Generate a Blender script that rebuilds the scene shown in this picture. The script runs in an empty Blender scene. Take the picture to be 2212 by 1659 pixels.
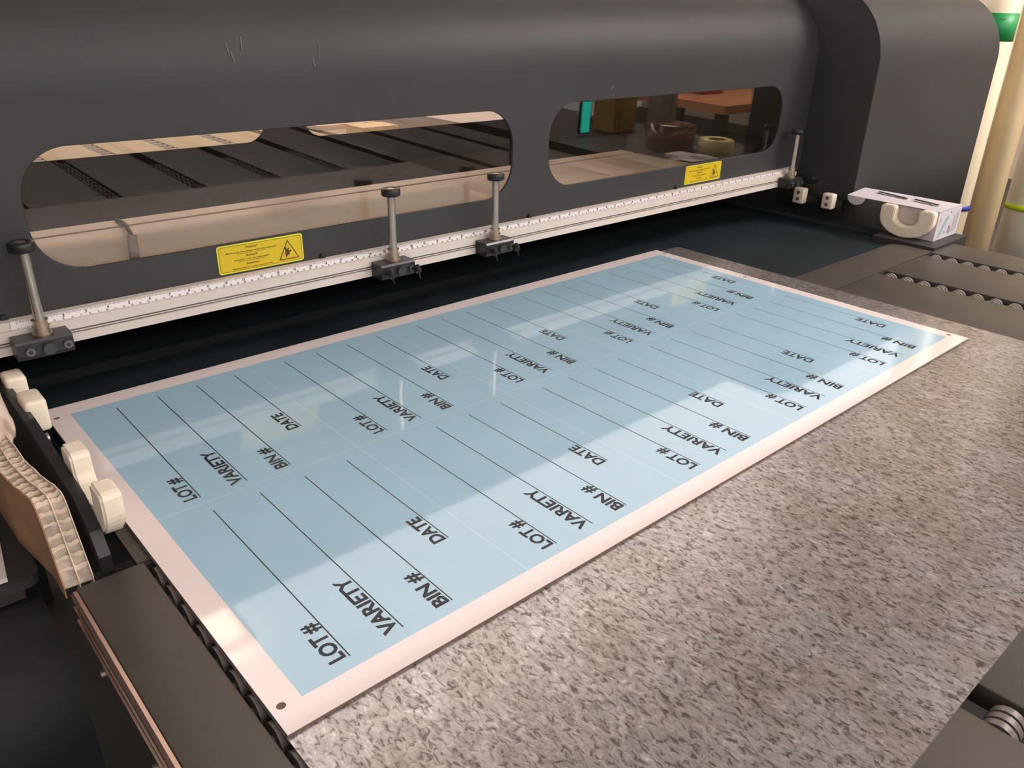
import bpy, bmesh, math, random
from mathutils import Vector, Matrix
PI = math.pi
random.seed(7)
SC = bpy.context.scene
COL = SC.collection

# ------------------------------------------------------------------ camera
cam_d = bpy.data.cameras.new('camera'); cam = bpy.data.objects.new('camera', cam_d); COL.objects.link(cam)
cam_d.sensor_fit = 'HORIZONTAL'; cam_d.sensor_width = 36.0
cam_d.lens = 1731.51 / 2212 * 36.0
cam_d.clip_start = 0.02; cam_d.clip_end = 60
Rw = [[0.7481110160874143, -0.663213376303031, 0.021861498150651082],
      [-0.2692348161371655, -0.33348133473841761, -0.903494777973861],
      [0.606500223733053, 0.6700285199446244, -0.42804119085967995]]
rx, ry, rz = Vector(Rw[0]), Vector(Rw[1]), Vector(Rw[2])
cam.matrix_world = Matrix(((rx.x, -ry.x, -rz.x, -0.15476418), (rx.y, -ry.y, -rz.y, -0.39361087), (rx.z, -ry.z, -rz.z, 0.46008633), (0, 0, 0, 1)))
SC.camera = cam

# ------------------------------------------------------------------ world, exposure
SC.view_settings.view_transform = 'Standard'; SC.view_settings.look = 'None'
SC.view_settings.gamma = 1.0; SC.view_settings.use_curve_mapping = False
SC.view_settings.exposure = 0.0
W = bpy.data.worlds.new('room_air'); SC.world = W; W.use_nodes = True
W.node_tree.nodes['Background'].inputs[0].default_value = (1.0, 0.91, 0.87, 1)
W.node_tree.nodes['Background'].inputs[1].default_value = 0.92

def area(name, loc, target, sx, sy, power, col):
    d = bpy.data.lights.new(name, 'AREA'); d.shape = 'RECTANGLE'; d.size = sx; d.size_y = sy; d.energy = power; d.color = col
    o = bpy.data.objects.new(name, d); COL.objects.link(o); o.location = loc
    o.rotation_euler = (Vector(target) - Vector(loc)).to_track_quat('-Z', 'Y').to_euler()
    return o
CEIL = 2.0
FLOOR = -0.85
WARM = (1.0, 0.80, 0.66)

# ------------------------------------------------------------------ materials
def mat(name, col, rough=0.5, metal=0.0, spec=0.5, emit=None, es=0.0, noise=0.0, nscale=30.0, bump=0.0, bscale=200.0, trans=0.0, coat=0.0, sss=0.0):
    m = bpy.data.materials.new(name); m.use_nodes = True
    nt = m.node_tree; b = nt.nodes['Principled BSDF']
    b.inputs['Base Color'].default_value = (*col, 1); b.inputs['Roughness'].default_value = rough
    b.inputs['Metallic'].default_value = metal; b.inputs['Specular IOR Level'].default_value = spec
    b.inputs['Coat Weight'].default_value = coat
    if sss:
        b.inputs['Subsurface Weight'].default_value = sss; b.inputs['Subsurface Radius'].default_value = (0.01, 0.008, 0.006)
        b.inputs['Subsurface Scale'].default_value = 0.5
    if emit: b.inputs['Emission Color'].default_value = (*emit, 1); b.inputs['Emission Strength'].default_value = es
    if noise or bump:
        tc = nt.nodes.new('ShaderNodeTexCoord')
    if noise:
        n = nt.nodes.new('ShaderNodeTexNoise'); n.inputs['Scale'].default_value = nscale; n.inputs['Detail'].default_value = 6
        r = nt.nodes.new('ShaderNodeMapRange'); r.inputs['From Min'].default_value = 0.3; r.inputs['From Max'].default_value = 0.7
        r.inputs['To Min'].default_value = 1 - noise; r.inputs['To Max'].default_value = 1 + noise
        mx = nt.nodes.new('ShaderNodeMix'); mx.data_type = 'RGBA'; mx.blend_type = 'MULTIPLY'; mx.inputs[0].default_value = 1
        nt.links.new(tc.outputs['Object'], n.inputs['Vector']); nt.links.new(n.outputs['Fac'], r.inputs['Value'])
        mx.inputs[6].default_value = (*col, 1); nt.links.new(r.outputs[0], mx.inputs[7]); nt.links.new(mx.outputs[2], b.inputs['Base Color'])
    if bump:
        n2 = nt.nodes.new('ShaderNodeTexNoise'); n2.inputs['Scale'].default_value = bscale; n2.inputs['Detail'].default_value = 4
        bp = nt.nodes.new('ShaderNodeBump'); bp.inputs['Strength'].default_value = bump; bp.inputs['Distance'].default_value = 0.002
        nt.links.new(tc.outputs['Object'], n2.inputs['Vector']); nt.links.new(n2.outputs['Fac'], bp.inputs['Height']); nt.links.new(bp.outputs[0], b.inputs['Normal'])
    return m

M = {}
M['charcoal'] = mat('charcoal_paint', (0.036, 0.035, 0.036), 0.54, spec=0.38, noise=0.10, nscale=5, bump=0.06, bscale=900)
M['charcoal_dark'] = mat('dark_paint', (0.035, 0.034, 0.034), 0.5, noise=0.1, nscale=8, bump=0.06, bscale=900)
M['plate'] = mat('table_plate_paint', (0.060, 0.050, 0.042), 0.42, noise=0.08, nscale=9, bump=0.10, bscale=1400)
M['belt'] = mat('belt_rubber', (0.011, 0.019, 0.024), 0.6, spec=0.25, noise=0.25, nscale=6, bump=0.06, bscale=400)
M['black'] = mat('black_plastic', (0.012, 0.012, 0.013), 0.42)
M['black_metal'] = mat('blackened_steel', (0.030, 0.028, 0.030), 0.32, metal=0.3, bump=0.05)
M['screw_metal'] = mat('grey_screw_metal', (0.16, 0.15, 0.15), 0.35, metal=0.6)
M['disc_plastic'] = mat('dark_disc', (0.035, 0.036, 0.040), 0.3)
M['pedestal'] = mat('pedestal_black', (0.014, 0.014, 0.015), 0.6, spec=0.25)
M['alu'] = mat('white_anodised_aluminium', (0.60, 0.54, 0.49), 0.6, metal=0.0, noise=0.03)
M['alu_groove'] = mat('aluminium_groove', (0.16, 0.14, 0.13), 0.5, metal=0.3)
M['copper_dark'] = mat('side_groove_metal', (0.10, 0.05, 0.035), 0.5, metal=0.4)
M['copper'] = mat('side_extrusion_metal', (0.50, 0.34, 0.27), 0.33, metal=0.9, noise=0.1, nscale=20)  # aluminium with its reddish-brown reflections put into the colour
M['steel'] = mat('steel_rod', (0.46, 0.42, 0.36), 0.27, metal=0.85, noise=0.08, nscale=60)
M['brass'] = mat('brass_sleeve', (0.42, 0.34, 0.25), 0.34, metal=0.75, noise=0.12, nscale=80)
M['paper'] = mat('ruler_tape_white', (0.74, 0.69, 0.68), 0.45)
M['ink'] = mat('black_ink', (0.012, 0.016, 0.022), 0.45)
M['ruler_ink'] = mat('ruler_ink', (0.03, 0.03, 0.035), 0.5)
M['board'] = mat('sign_board_white', (0.82, 0.725, 0.70), 0.06, spec=0.9)
M['core'] = mat('board_core_brown', (0.16, 0.105, 0.085), 0.7, spec=0.2)
M['blue'] = mat('light_blue_print', (0.355, 0.545, 0.67), 0.05, spec=0.9, noise=0.035, nscale=9)
M['bluegap'] = mat('pale_blue_gap_line', (0.44, 0.61, 0.72), 0.16)
M['yellow'] = mat('yellow_vinyl', (0.60, 0.44, 0.008), 0.4)
M['yellow_edge'] = mat('yellow_vinyl_border', (0.62, 0.60, 0.03), 0.4)
M['sign_ink'] = mat('sticker_ink', (0.06, 0.022, 0.01), 0.5)
M['nylon'] = mat('white_nylon', (0.82, 0.74, 0.60), 0.38, sss=0.2, noise=0.04, nscale=60)
M['hole'] = mat('brown_bore', (0.16, 0.10, 0.05), 0.6)
M['kraft'] = mat('kraft_cardboard', (0.30, 0.165, 0.085), 0.8, noise=0.15, nscale=30, bump=0.1)
M['comb'] = mat('honeycomb_paper', (0.70, 0.58, 0.46), 0.8, noise=0.14, nscale=70, bump=0.3, bscale=120)
M['comb_dark'] = mat('honeycomb_cells', (0.40, 0.34, 0.27), 0.9, noise=0.3, nscale=90)
M['foam'] = mat('pale_foam', (0.62, 0.50, 0.42), 0.8, noise=0.08, nscale=20)
M['box'] = mat('carton_white', (0.60, 0.56, 0.60), 0.45, noise=0.03)
M['box_teal'] = mat('carton_teal_print', (0.25, 0.42, 0.46), 0.5)
M['glove'] = mat('glove_paper', (0.58, 0.50, 0.47), 0.8, noise=0.1, nscale=50)
M['grey_text'] = mat('carton_grey_print', (0.20, 0.18, 0.22), 0.6)
M['cream'] = mat('cream_tube', (0.80, 0.70, 0.50), 0.42, noise=0.07, nscale=4)
M['tan'] = mat('tan_tube', (0.56, 0.44, 0.26), 0.42, noise=0.10, nscale=4)
M['pale'] = mat('pale_tube', (0.86, 0.80, 0.66), 0.42, noise=0.05, nscale=4)
M['green'] = mat('green_label', (0.01, 0.27, 0.07), 0.45)
M['label_white'] = mat('label_border', (0.7, 0.7, 0.5), 0.5)
M['green_ink'] = mat('green_ink', (0.01, 0.08, 0.03), 0.5)
M['blue_tie'] = mat('blue_tie', (0.03, 0.05, 0.32), 0.4)
M['lime_tie'] = mat('lime_tie', (0.50, 0.66, 0.01), 0.4)
M['wall'] = mat('cream_wall', (0.60, 0.54, 0.45), 0.8, noise=0.04, nscale=2)
M['floor'] = mat('dark_floor', (0.035, 0.030, 0.027), 0.6, noise=0.2, nscale=3)
M['ceiling'] = mat('ceiling_tile', (0.72, 0.66, 0.60), 0.9, noise=0.04, nscale=4)
M['lamp'] = mat('lamp_diffuser', (0.9, 0.9, 0.9), 0.5, emit=(1.0, 0.90, 0.87), es=1.65)
M['lamp_hot'] = mat('warm_lamp_glow', (0.9, 0.9, 0.8), 0.5, emit=(1.0, 0.72, 0.42), es=40.0)
M['lamp_front'] = mat('bright_lamp_diffuser', (0.9, 0.9, 0.9), 0.5, emit=(1.0, 0.90, 0.87), es=3.8)
M['lamp_side'] = mat('side_lamp_diffuser', (0.9, 0.9, 0.9), 0.5, emit=(1.0, 0.90, 0.84), es=20.0)
M['lamp_far'] = mat('far_lamp_diffuser', (0.9, 0.9, 0.9), 0.5, emit=(1.0, 0.90, 0.86), es=17.5)
M['lamp_warm'] = mat('warm_lamp_diffuser', (0.9, 0.85, 0.8), 0.5, emit=(1.0, 0.84, 0.70), es=3.6)
M['lamp_spot'] = mat('warm_spot_glow', (0.9, 0.85, 0.8), 0.5, emit=(1.0, 0.80, 0.58), es=5.5)
M['tube_glow'] = mat('inspection_lamp_glow', (0.9, 0.9, 0.8), 0.5, emit=(1.0, 0.84, 0.70), es=18.0)
M['lamp_frame'] = mat('lamp_frame', (0.7, 0.68, 0.65), 0.5)
M['tray'] = mat('tray_aluminium', (0.56, 0.51, 0.47), 0.45, metal=0.2, noise=0.06, nscale=6, bump=0.1, bscale=60)
M['outplate'] = mat('outfeed_plate_cream', (0.46, 0.39, 0.28), 0.5, noise=0.06)
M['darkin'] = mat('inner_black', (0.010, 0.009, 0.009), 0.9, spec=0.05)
M['screen'] = mat('teal_screen', (0.02, 0.1, 0.08), 0.4, emit=(0.03, 0.85, 0.62), es=2.6)
M['tape'] = mat('masking_tape', (0.85, 0.74, 0.36), 0.55)
M['wrap'] = mat('brown_film', (0.20, 0.08, 0.055), 0.18, coat=0.6, noise=0.3, nscale=20, bump=0.5, bscale=25)
M['carton'] = mat('ochre_carton', (0.50, 0.34, 0.12), 0.7, noise=0.1)
M['post'] = mat('grey_post', (0.40, 0.33, 0.29), 0.5)
M['wood'] = mat('orange_wood', (0.52, 0.22, 0.10), 0.45, noise=0.12, nscale=6)
M['red'] = mat('red_cloth', (0.45, 0.04, 0.04), 0.8)
M['bench'] = mat('bench_dark', (0.05, 0.04, 0.038), 0.5)
M['binder'] = mat('grey_plastic', (0.30, 0.27, 0.26), 0.5)
M['rim'] = mat('blue_grey_rim', (0.32, 0.34, 0.38), 0.4)
M['whitebox'] = mat('white_board', (0.62, 0.56, 0.54), 0.6)
M['pinkpaper'] = mat('pale_pink_card', (0.80, 0.66, 0.58), 0.6)
M['orangebox'] = mat('orange_card', (0.78, 0.62, 0.42), 0.6)
M['glow'] = mat('roller_rubber', (0.14, 0.12, 0.11), 0.42)  # plain dark roller rubber, no emission
M['belt_side'] = mat('slot_liner', (0.018, 0.015, 0.015), 0.6)
M['scratch'] = mat('pale_scratch', (0.30, 0.27, 0.25), 0.5)

def galv():
    m = bpy.data.materials.new('galvanised_flakes'); m.use_nodes = True; nt = m.node_tree; L = nt.links; b = nt.nodes['Principled BSDF']
    N = nt.nodes.new
    tc = N('ShaderNodeTexCoord'); mp = N('ShaderNodeMapping'); mp.inputs['Scale'].default_value = (235, 120, 1); mp.inputs['Rotation'].default_value = (0, 0, 0.25)
    L.new(tc.outputs['Object'], mp.inputs[0])
    nz = N('ShaderNodeTexNoise'); nz.inputs['Scale'].default_value = 1.0; nz.inputs['Detail'].default_value = 2.5; nz.inputs['Roughness'].default_value = 0.6; nz.inputs['Distortion'].default_value = 0.9
    L.new(mp.outputs[0], nz.inputs['Vector'])
    cr = N('ShaderNodeValToRGB'); e = cr.color_ramp.elements
    e[0].position = 0.34; e[0].color = (0.14, 0.115, 0.102, 1); e[1].position = 0.62; e[1].color = (0.44, 0.41, 0.395, 1)
    q = e.new(0.44); q.color = (0.31, 0.28, 0.265, 1); q = e.new(0.50); q.color = (0.385, 0.355, 0.34, 1); q = e.new(0.76); q.color = (0.62, 0.59, 0.57, 1)
    L.new(nz.outputs['Fac'], cr.inputs[0])
    mp2 = N('ShaderNodeMapping'); mp2.inputs['Scale'].default_value = (120, 60, 1); mp2.inputs['Rotation'].default_value = (0, 0, -0.5)
    L.new(tc.outputs['Object'], mp2.inputs[0])
    vo = N('ShaderNodeTexVoronoi'); vo.inputs['Scale'].default_value = 1.0; L.new(mp2.outputs[0], vo.inputs['Vector'])
    mr = N('ShaderNodeMapRange'); mr.inputs['To Min'].default_value = 0.86; mr.inputs['To Max'].default_value = 1.12
    sx = N('ShaderNodeSeparateColor'); L.new(vo.outputs['Color'], sx.inputs[0]); L.new(sx.outputs[0], mr.inputs['Value'])
    big = N('ShaderNodeTexNoise'); big.inputs['Scale'].default_value = 14; big.inputs['Detail'].default_value = 3; L.new(tc.outputs['Object'], big.inputs['Vector'])
    mb = N('ShaderNodeValToRGB'); mb.color_ramp.elements[0].position = 0.35; mb.color_ramp.elements[0].color = (0.90, 0.88, 0.86, 1)
    mb.color_ramp.elements[1].position = 0.68; mb.color_ramp.elements[1].color = (1.08, 1.10, 1.18, 1); L.new(big.outputs['Fac'], mb.inputs[0])
    m1 = N('ShaderNodeMix'); m1.data_type = 'RGBA'; m1.blend_type = 'MULTIPLY'; m1.inputs[0].default_value = 1; L.new(cr.outputs[0], m1.inputs[6]); L.new(mr.outputs[0], m1.inputs[7])
    m2 = N('ShaderNodeMix'); m2.data_type = 'RGBA'; m2.blend_type = 'MULTIPLY'; m2.inputs[0].default_value = 1; L.new(m1.outputs[2], m2.inputs[6]); L.new(mb.outputs[0], m2.inputs[7])
    L.new(m2.outputs[2], b.inputs['Base Color'])
    b.inputs['Metallic'].default_value = 0.62; b.inputs['Roughness'].default_value = 0.27
    bp = N('ShaderNodeBump'); bp.inputs['Strength'].default_value = 0.35; bp.inputs['Distance'].default_value = 0.0006
    L.new(nz.outputs['Fac'], bp.inputs['Height']); L.new(bp.outputs[0], b.inputs['Normal'])
    return m
M['galv'] = galv()

def two_sided_ior(nt, f, ior):
    # thin pane: the same reflectance at both faces, no total internal reflection
    g = nt.nodes.new('ShaderNodeNewGeometry'); r = nt.nodes.new('ShaderNodeMapRange')
    r.inputs['To Min'].default_value = ior; r.inputs['To Max'].default_value = 1 / ior
    nt.links.new(g.outputs['Backfacing'], r.inputs['Value']); nt.links.new(r.outputs[0], f.inputs[0])
def pane_mat():
    m = bpy.data.materials.new('tinted_acrylic'); m.use_nodes = True; nt = m.node_tree; nt.nodes.remove(nt.nodes['Principled BSDF'])
    o = nt.nodes['Material Output']; t = nt.nodes.new('ShaderNodeBsdfTransparent'); t.inputs[0].default_value = (0.83, 0.77, 0.71, 1)
    g = nt.nodes.new('ShaderNodeBsdfGlossy'); g.inputs['Roughness'].default_value = 0.012; g.inputs['Color'].default_value = (1, 1, 1, 1)
    f = nt.nodes.new('ShaderNodeFresnel'); two_sided_ior(nt, f, 1.62)
    x = nt.nodes.new('ShaderNodeMixShader'); nt.links.new(f.outputs[0], x.inputs[0]); nt.links.new(t.outputs[0], x.inputs[1]); nt.links.new(g.outputs[0], x.inputs[2])
    nt.links.new(x.outputs[0], o.inputs[0]); return m
M['pane'] = pane_mat()
def clear_mat():
    m = bpy.data.materials.new('clear_plastic'); m.use_nodes = True; nt = m.node_tree; nt.nodes.remove(nt.nodes['Principled BSDF'])
    o = nt.nodes['Material Output']; t = nt.nodes.new('ShaderNodeBsdfTransparent'); t.inputs[0].default_value = (0.93, 0.94, 0.92, 1)
    g = nt.nodes.new('ShaderNodeBsdfGlossy'); g.inputs['Roughness'].default_value = 0.08
    f = nt.nodes.new('ShaderNodeFresnel'); two_sided_ior(nt, f, 1.5)
    x = nt.nodes.new('ShaderNodeMixShader'); nt.links.new(f.outputs[0], x.inputs[0]); nt.links.new(t.outputs[0], x.inputs[1]); nt.links.new(g.outputs[0], x.inputs[2])
    nt.links.new(x.outputs[0], o.inputs[0]); return m
M['clear'] = clear_mat()

# ------------------------------------------------------------------ mesh helpers
class MB:
    def __init__(s): s.v = []; s.f = []; s.sm = []
    def add(s, vs, fs, smooth=False):
        o = len(s.v); s.v += [tuple(x) for x in vs]; s.f += [tuple(i + o for i in f) for f in fs]; s.sm += [smooth] * len(fs); return s
    def box(s, x0, y0, z0, x1, y1, z1):
        x0, x1 = sorted((x0, x1)); y0, y1 = sorted((y0, y1)); z0, z1 = sorted((z0, z1))
        return s.add([(x0, y0, z0), (x1, y0, z0), (x1, y1, z0), (x0, y1, z0), (x0, y0, z1), (x1, y0, z1), (x1, y1, z1), (x0, y1, z1)],
                     [(0, 3, 2, 1), (4, 5, 6, 7), (0, 1, 5, 4), (1, 2, 6, 5), (2, 3, 7, 6), (3, 0, 4, 7)])
    def rbox(s, x0, y0, z0, x1, y1, z1, r, seg=3):
        bm = bmesh.new(); bmesh.ops.create_cube(bm, size=1)
        bmesh.ops.scale(bm, vec=(x1 - x0, y1 - y0, z1 - z0), verts=bm.verts); bmesh.ops.translate(bm, vec=((x0 + x1) / 2, (y0 + y1) / 2, (z0 + z1) / 2), verts=bm.verts)
        bmesh.ops.bevel(bm, geom=list(bm.edges), offset=r, segments=seg, affect='EDGES', profile=0.5)
        return s.bm(bm, True)
    def bm(s, bm, smooth=False):
        bm.verts.index_update(); s.add([v.co[:] for v in bm.verts], [[v.index for v in f.verts] for f in bm.faces], smooth); bm.free(); return s
    def prism(s, pts, axis, a0, a1, smooth=False, cap=True):
        # pts 2D outline; axis 'x': pts=(y,z); 'y': (x,z); 'z': (x,y)
        def p3(p, a): return {'x': (a, p[0], p[1]), 'y': (p[0], a, p[1]), 'z': (p[0], p[1], a)}[axis]
        n = len(pts); vs = [p3(p, a0) for p in pts] + [p3(p, a1) for p in pts]
        s.add(vs, [(i, (i + 1) % n, n + (i + 1) % n, n + i) for i in range(n)], smooth)
        if cap: s.add(vs, [tuple(range(n))[::-1], tuple(range(n, 2 * n))])
        return s
    def cyl(s, p0, p1, r0, r1=None, n=28, caps=True, smooth=True):
        r1 = r0 if r1 is None else r1; p0, p1 = Vector(p0), Vector(p1); d = (p1 - p0).normalized()
        a = d.orthogonal().normalized(); b = d.cross(a)
        vs = []
        for p, r in ((p0, r0), (p1, r1)): vs += [p + (a * math.cos(2 * PI * i / n) + b * math.sin(2 * PI * i / n)) * r for i in range(n)]
        s.add(vs, [(i, (i + 1) % n, n + (i + 1) % n, n + i) for i in range(n)], smooth)
        if caps: s.add(vs, [tuple(range(n))[::-1], tuple(range(n, 2 * n))])
        return s
    def lathe(s, c, prof, n=40, smooth=True):   # prof [(r, z)...] around vertical axis through c, open ends if r>0
        vs = []; c = Vector(c)
        for r, z in prof: vs += [(c.x + r * math.cos(2 * PI * i / n), c.y + r * math.sin(2 * PI * i / n), c.z + z) for i in range(n)]
        fs = []
        for k in range(len(prof) - 1):
            for i in range(n): fs.append((k * n + i, k * n + (i + 1) % n, (k + 1) * n + (i + 1) % n, (k + 1) * n + i))
        return s.add(vs, fs, smooth)
    def tube(s, pts, r, n=10):
        pts = [Vector(p) for p in pts]; vs = []; a = None
        for i, p in enumerate(pts):
            d = (pts[min(i + 1, len(pts) - 1)] - pts[max(i - 1, 0)]).normalized()
            a = d.orthogonal().normalized() if a is None else (a - d * a.dot(d)).normalized()
            b = d.cross(a); vs += [p + (a * math.cos(2 * PI * k / n) + b * math.sin(2 * PI * k / n)) * r for k in range(n)]
        fs = [(i * n + k, i * n + (k + 1) % n, (i + 1) * n + (k + 1) % n, (i + 1) * n + k) for i in range(len(pts) - 1) for k in range(n)]
        fs += [tuple(range(n))[::-1], tuple(range((len(pts) - 1) * n, len(pts) * n))]
        return s.add(vs, fs, True)
    def build(s, name, m, parent=None, **kw):
        me = bpy.data.meshes.new(name); me.from_pydata(s.v, [], s.f); me.update()
        bm = bmesh.new(); bm.from_mesh(me); bmesh.ops.recalc_face_normals(bm, faces=bm.faces); bm.to_mesh(me); bm.free()
        me.polygons.foreach_set('use_smooth', s.sm)
        me.materials.append(M[m] if isinstance(m, str) else m)
        o = bpy.data.objects.new(name, me); COL.objects.link(o)
        if parent is not None:
            o.parent = parent; o.matrix_parent_inverse = parent.matrix_world.inverted() if parent.type != 'EMPTY' else Matrix.Translation(-Vector(parent.location))
        for k, v in kw.items(): o[k] = v
        return o
def thing(name, loc, label, cat, group=None):
    o = bpy.data.objects.new(name, None); COL.objects.link(o); o.location = loc; o.empty_display_size = 0.02
    o['label'] = label; o['category'] = cat
    if group: o['group'] = group
    return o
def tag(o, label, cat, group=None):
    o['label'] = label; o['category'] = cat
    if group: o['group'] = group
    return o
def struct(o): o['kind'] = 'structure'; return o
def copy_tree(o, dx, parent=None, label=None):
    c = o.copy(); COL.objects.link(c)
    if parent is None: c.location = o.location + Vector(dx)
    else: c.parent = parent; c.matrix_parent_inverse = o.matrix_parent_inverse.copy()
    if label: c['label'] = label
    for ch in o.children: copy_tree(ch, dx, c)
    return c

def rrect(x0, y0, x1, y1, r, n=8):
    pts = []
    for cx, cy, a in ((x1 - r, y1 - r, 0), (x0 + r, y1 - r, PI / 2), (x0 + r, y0 + r, PI), (x1 - r, y0 + r, 3 * PI / 2)):
        pts += [(cx + r * math.cos(a + PI / 2 * i / n), cy + r * math.sin(a + PI / 2 * i / n)) for i in range(n + 1)]
    return pts
def plate_with_holes(outer, holes, t):
    """flat plate in local XY, thickness t along Z, holes cut out; returns (verts, faces)"""
    cu = bpy.data.curves.new('tmp', 'CURVE'); cu.dimensions = '2D'; cu.fill_mode = 'BOTH'; cu.extrude = t / 2
    for pl in [outer] + holes:
        sp = cu.splines.new('POLY'); sp.points.add(len(pl) - 1)
        for i, p in enumerate(pl): sp.points[i].co = (p[0], p[1], 0, 1)
        sp.use_cyclic_u = True
    o = bpy.data.objects.new('tmp', cu); me = bpy.data.meshes.new_from_object(o)
    vs = [v.co.copy() for v in me.vertices]; fs = [tuple(p.vertices) for p in me.polygons]
    bpy.data.objects.remove(o); bpy.data.curves.remove(cu); bpy.data.meshes.remove(me)
    return vs, fs
_glyph = {}
def text_geo(s, size, bold=0.0, align='LEFT'):
    key = (s, size, bold, align)
    if key in _glyph: return _glyph[key]
    cu = bpy.data.curves.new('t', 'FONT'); cu.body = s; cu.size = size; cu.offset = bold; cu.resolution_u = 3; cu.align_x = align
    o = bpy.data.objects.new('t', cu); me = bpy.data.meshes.new_from_object(o)
    r = ([v.co.copy() for v in me.vertices], [tuple(p.vertices) for p in me.polygons])
    bpy.data.objects.remove(o); bpy.data.curves.remove(cu); bpy.data.meshes.remove(me)
    _glyph[key] = r; return r
def put_text(mb, s, origin, right, up, width=None, cap=None, size=1.0, bold=0.0, align='LEFT'):
    vs, fs = text_geo(s, 1.0, bold, align)
    xs = [v.x for v in vs]; ys = [v.y for v in vs if True]
    w = max(xs) - min(xs)
    capv, _ = text_geo('H', 1.0, 0.0, 'LEFT'); ch = max(v.y for v in capv)
    sy = cap / ch if cap else size; sx = width / w if width else sy
    x0 = min(xs) if align == 'LEFT' else 0
    O, r, u = Vector(origin), Vector(right), Vector(up)
    mb.add([O + r * ((v.x - x0) * sx) + u * (v.y * sy) for v in vs], fs)

# ================================================================== ROOM
struct(MB().box(-5, -5, FLOOR - 0.1, 9, 7, FLOOR).build('floor', 'floor'))
struct(MB().box(-5, -5, CEIL, 9, 7, CEIL + 0.1).build('ceiling', 'ceiling'))
struct(MB().box(-5, 6.0, FLOOR, 9, 6.1, CEIL).build('wall_back', 'wall'))
struct(MB().box(8.0, -5, FLOOR, 8.1, 7, CEIL).build('wall_right', 'wall'))
# ceiling troffers, some added as unseen fill
def troffer(x, y, label, sx=1.2, sy=0.3, hot=None, drop=0.0):
    CEIL = globals()['CEIL'] - drop
    t = thing('ceiling_light', (x, y, CEIL), label, 'ceiling light', 'ceiling lights')
    f = MB().box(x - sx / 2 - .03, y - sy / 2 - .03, CEIL - .03, x + sx / 2 + .03, y - sy / 2, CEIL).box(x - sx / 2 - .03, y + sy / 2, CEIL - .03, x + sx / 2 + .03, y + sy / 2 + .03, CEIL)
    f.box(x - sx / 2 - .03, y - sy / 2, CEIL - .03, x - sx / 2, y + sy / 2, CEIL).box(x + sx / 2, y - sy / 2, CEIL - .03, x + sx / 2 + .03, y + sy / 2, CEIL)
    f.build('light_frame', 'lamp_frame', t)
    MB().box(x - sx / 2, y - sy / 2, CEIL - .02, x + sx / 2, y + sy / 2, CEIL - .005).build('diffuser', hot or 'lamp', t)
    return t
troffer(2.7, 2.46, 'long white ceiling light behind the printer, seen only mirrored in the blue sheet', 7.6, 1.46)
troffer(1.9, 1.46, 'narrow warm ceiling light nearer the printer, mirrored on the metal sheet', 3.4, 0.26, 'lamp_warm')
troffer(7.2, 2.2, 'small warm ceiling light at the far right, glinting on the metal sheet corner', 0.9, 0.5, 'lamp_hot')
troffer(.68, 2.34, 'tiny warm spot light glinting on the left white border', 0.14, 0.30, 'lamp_spot', .07)
troffer(1.0, -0.95, 'white ceiling light above the front of the feed table', 4.0, 0.55, 'lamp_front')  # added fill, brightens the far part of the sheet
troffer(1.0, -3.5, 'white ceiling light far in front of the feed table', 4.0, 0.9, 'lamp_far')  # second added fill, evens near and far sheet brightness
troffer(3.1, -1.1, 'white ceiling light at the right past the end cabinet', 1.2, 1.2, 'lamp_side')  # added fill to brighten the standing tubes
troffer(1.5, 4.2, 'white ceiling light far behind the printer over the outfeed table', 4.0, 0.5, 'lamp_far')

# ================================================================== FEED TABLE (front)
ZT = -0.0045
SLOTS = [-0.0068, 0.192, 0.392, 0.5945, 0.797, 1.0, 1.203, 1.405, 1.614]
SW = 0.034
XL, XR = -0.0645, 1.768
Y1, Y0 = 0.262, -1.30
def table(name, label, y0, y1, mat_plate, rollers, edge_rng=None, slots=SLOTS, xr=XR, zt=ZT):
    t = thing(name, ((XL + xr) / 2, (y0 + y1) / 2, FLOOR), label, 'table')
    xs = [XL]
    for s_ in slots: xs += [s_, s_ + SW]
    xs.append(xr)
    for i in range(0, len(xs), 2):
        MB().rbox(xs[i] + .0003, y0, zt - 0.02, xs[i + 1] - .0003, y1, zt, 0.0012, 2).build('table_plate', mat_plate, t)
    for s_ in slots:
        MB().box(s_, y0, zt - 0.034, s_ + SW, y1, zt - 0.030).box(s_, y1 - .004, zt - .034, s_ + SW, y1 - .0005, zt - .002).build('slot_liner', 'belt_side', t)
    for si, ys in rollers:
        s_ = slots[si]
        for y in ys:
            m = MB()
            for k in range(3):
                xa = s_ + .0035 + k * .0092
                m.cyl((xa, y, zt - .014), (xa + .0065, y, zt - .014), .0135, n=20)
            m.cyl((s_ + .0005, y, zt - .014), (s_ + SW - .0005, y, zt - .014), .004, n=10)
            m.build('roller', 'glow', t)
    # legs and frame under the top
    MB().box(XL + .02, y0 + .02, zt - .09, xr - .02, y0 + .06, zt - .035).box(XL + .02, y1 - .06, zt - .09, xr - .02, y1 - .02, zt - .035).build('table_frame', 'charcoal_dark', t)
    for lx in (XL + .25, xr - .12):
        for ly in (y0 + .05, y1 - .16): MB().box(lx, ly, FLOOR, lx + .05, ly + .05, zt - .09).build('leg', 'charcoal_dark', t)
    return t
def yl(a, b, step):
    r = []; y = a
    while y > b: r.append(y); y -= step
    return r
ft = table('feed_table', 'dark grey feed table of long plates with roller slots in front of the printer', Y0, Y1, 'plate',
      [(0, yl(.245, -.35, .0325)), (1, yl(-.315, -.6, .0325)), (2, yl(-.322, -.75, .0325)), (3, yl(-.32, -.62, .0325)), (4, yl(-.32, -.62, .0325)), (5, yl(-.32, -.62, .0325)),
       (7, yl(.245, -.10, .0325)), (8, yl(.245, -.10, .0325))])
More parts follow.
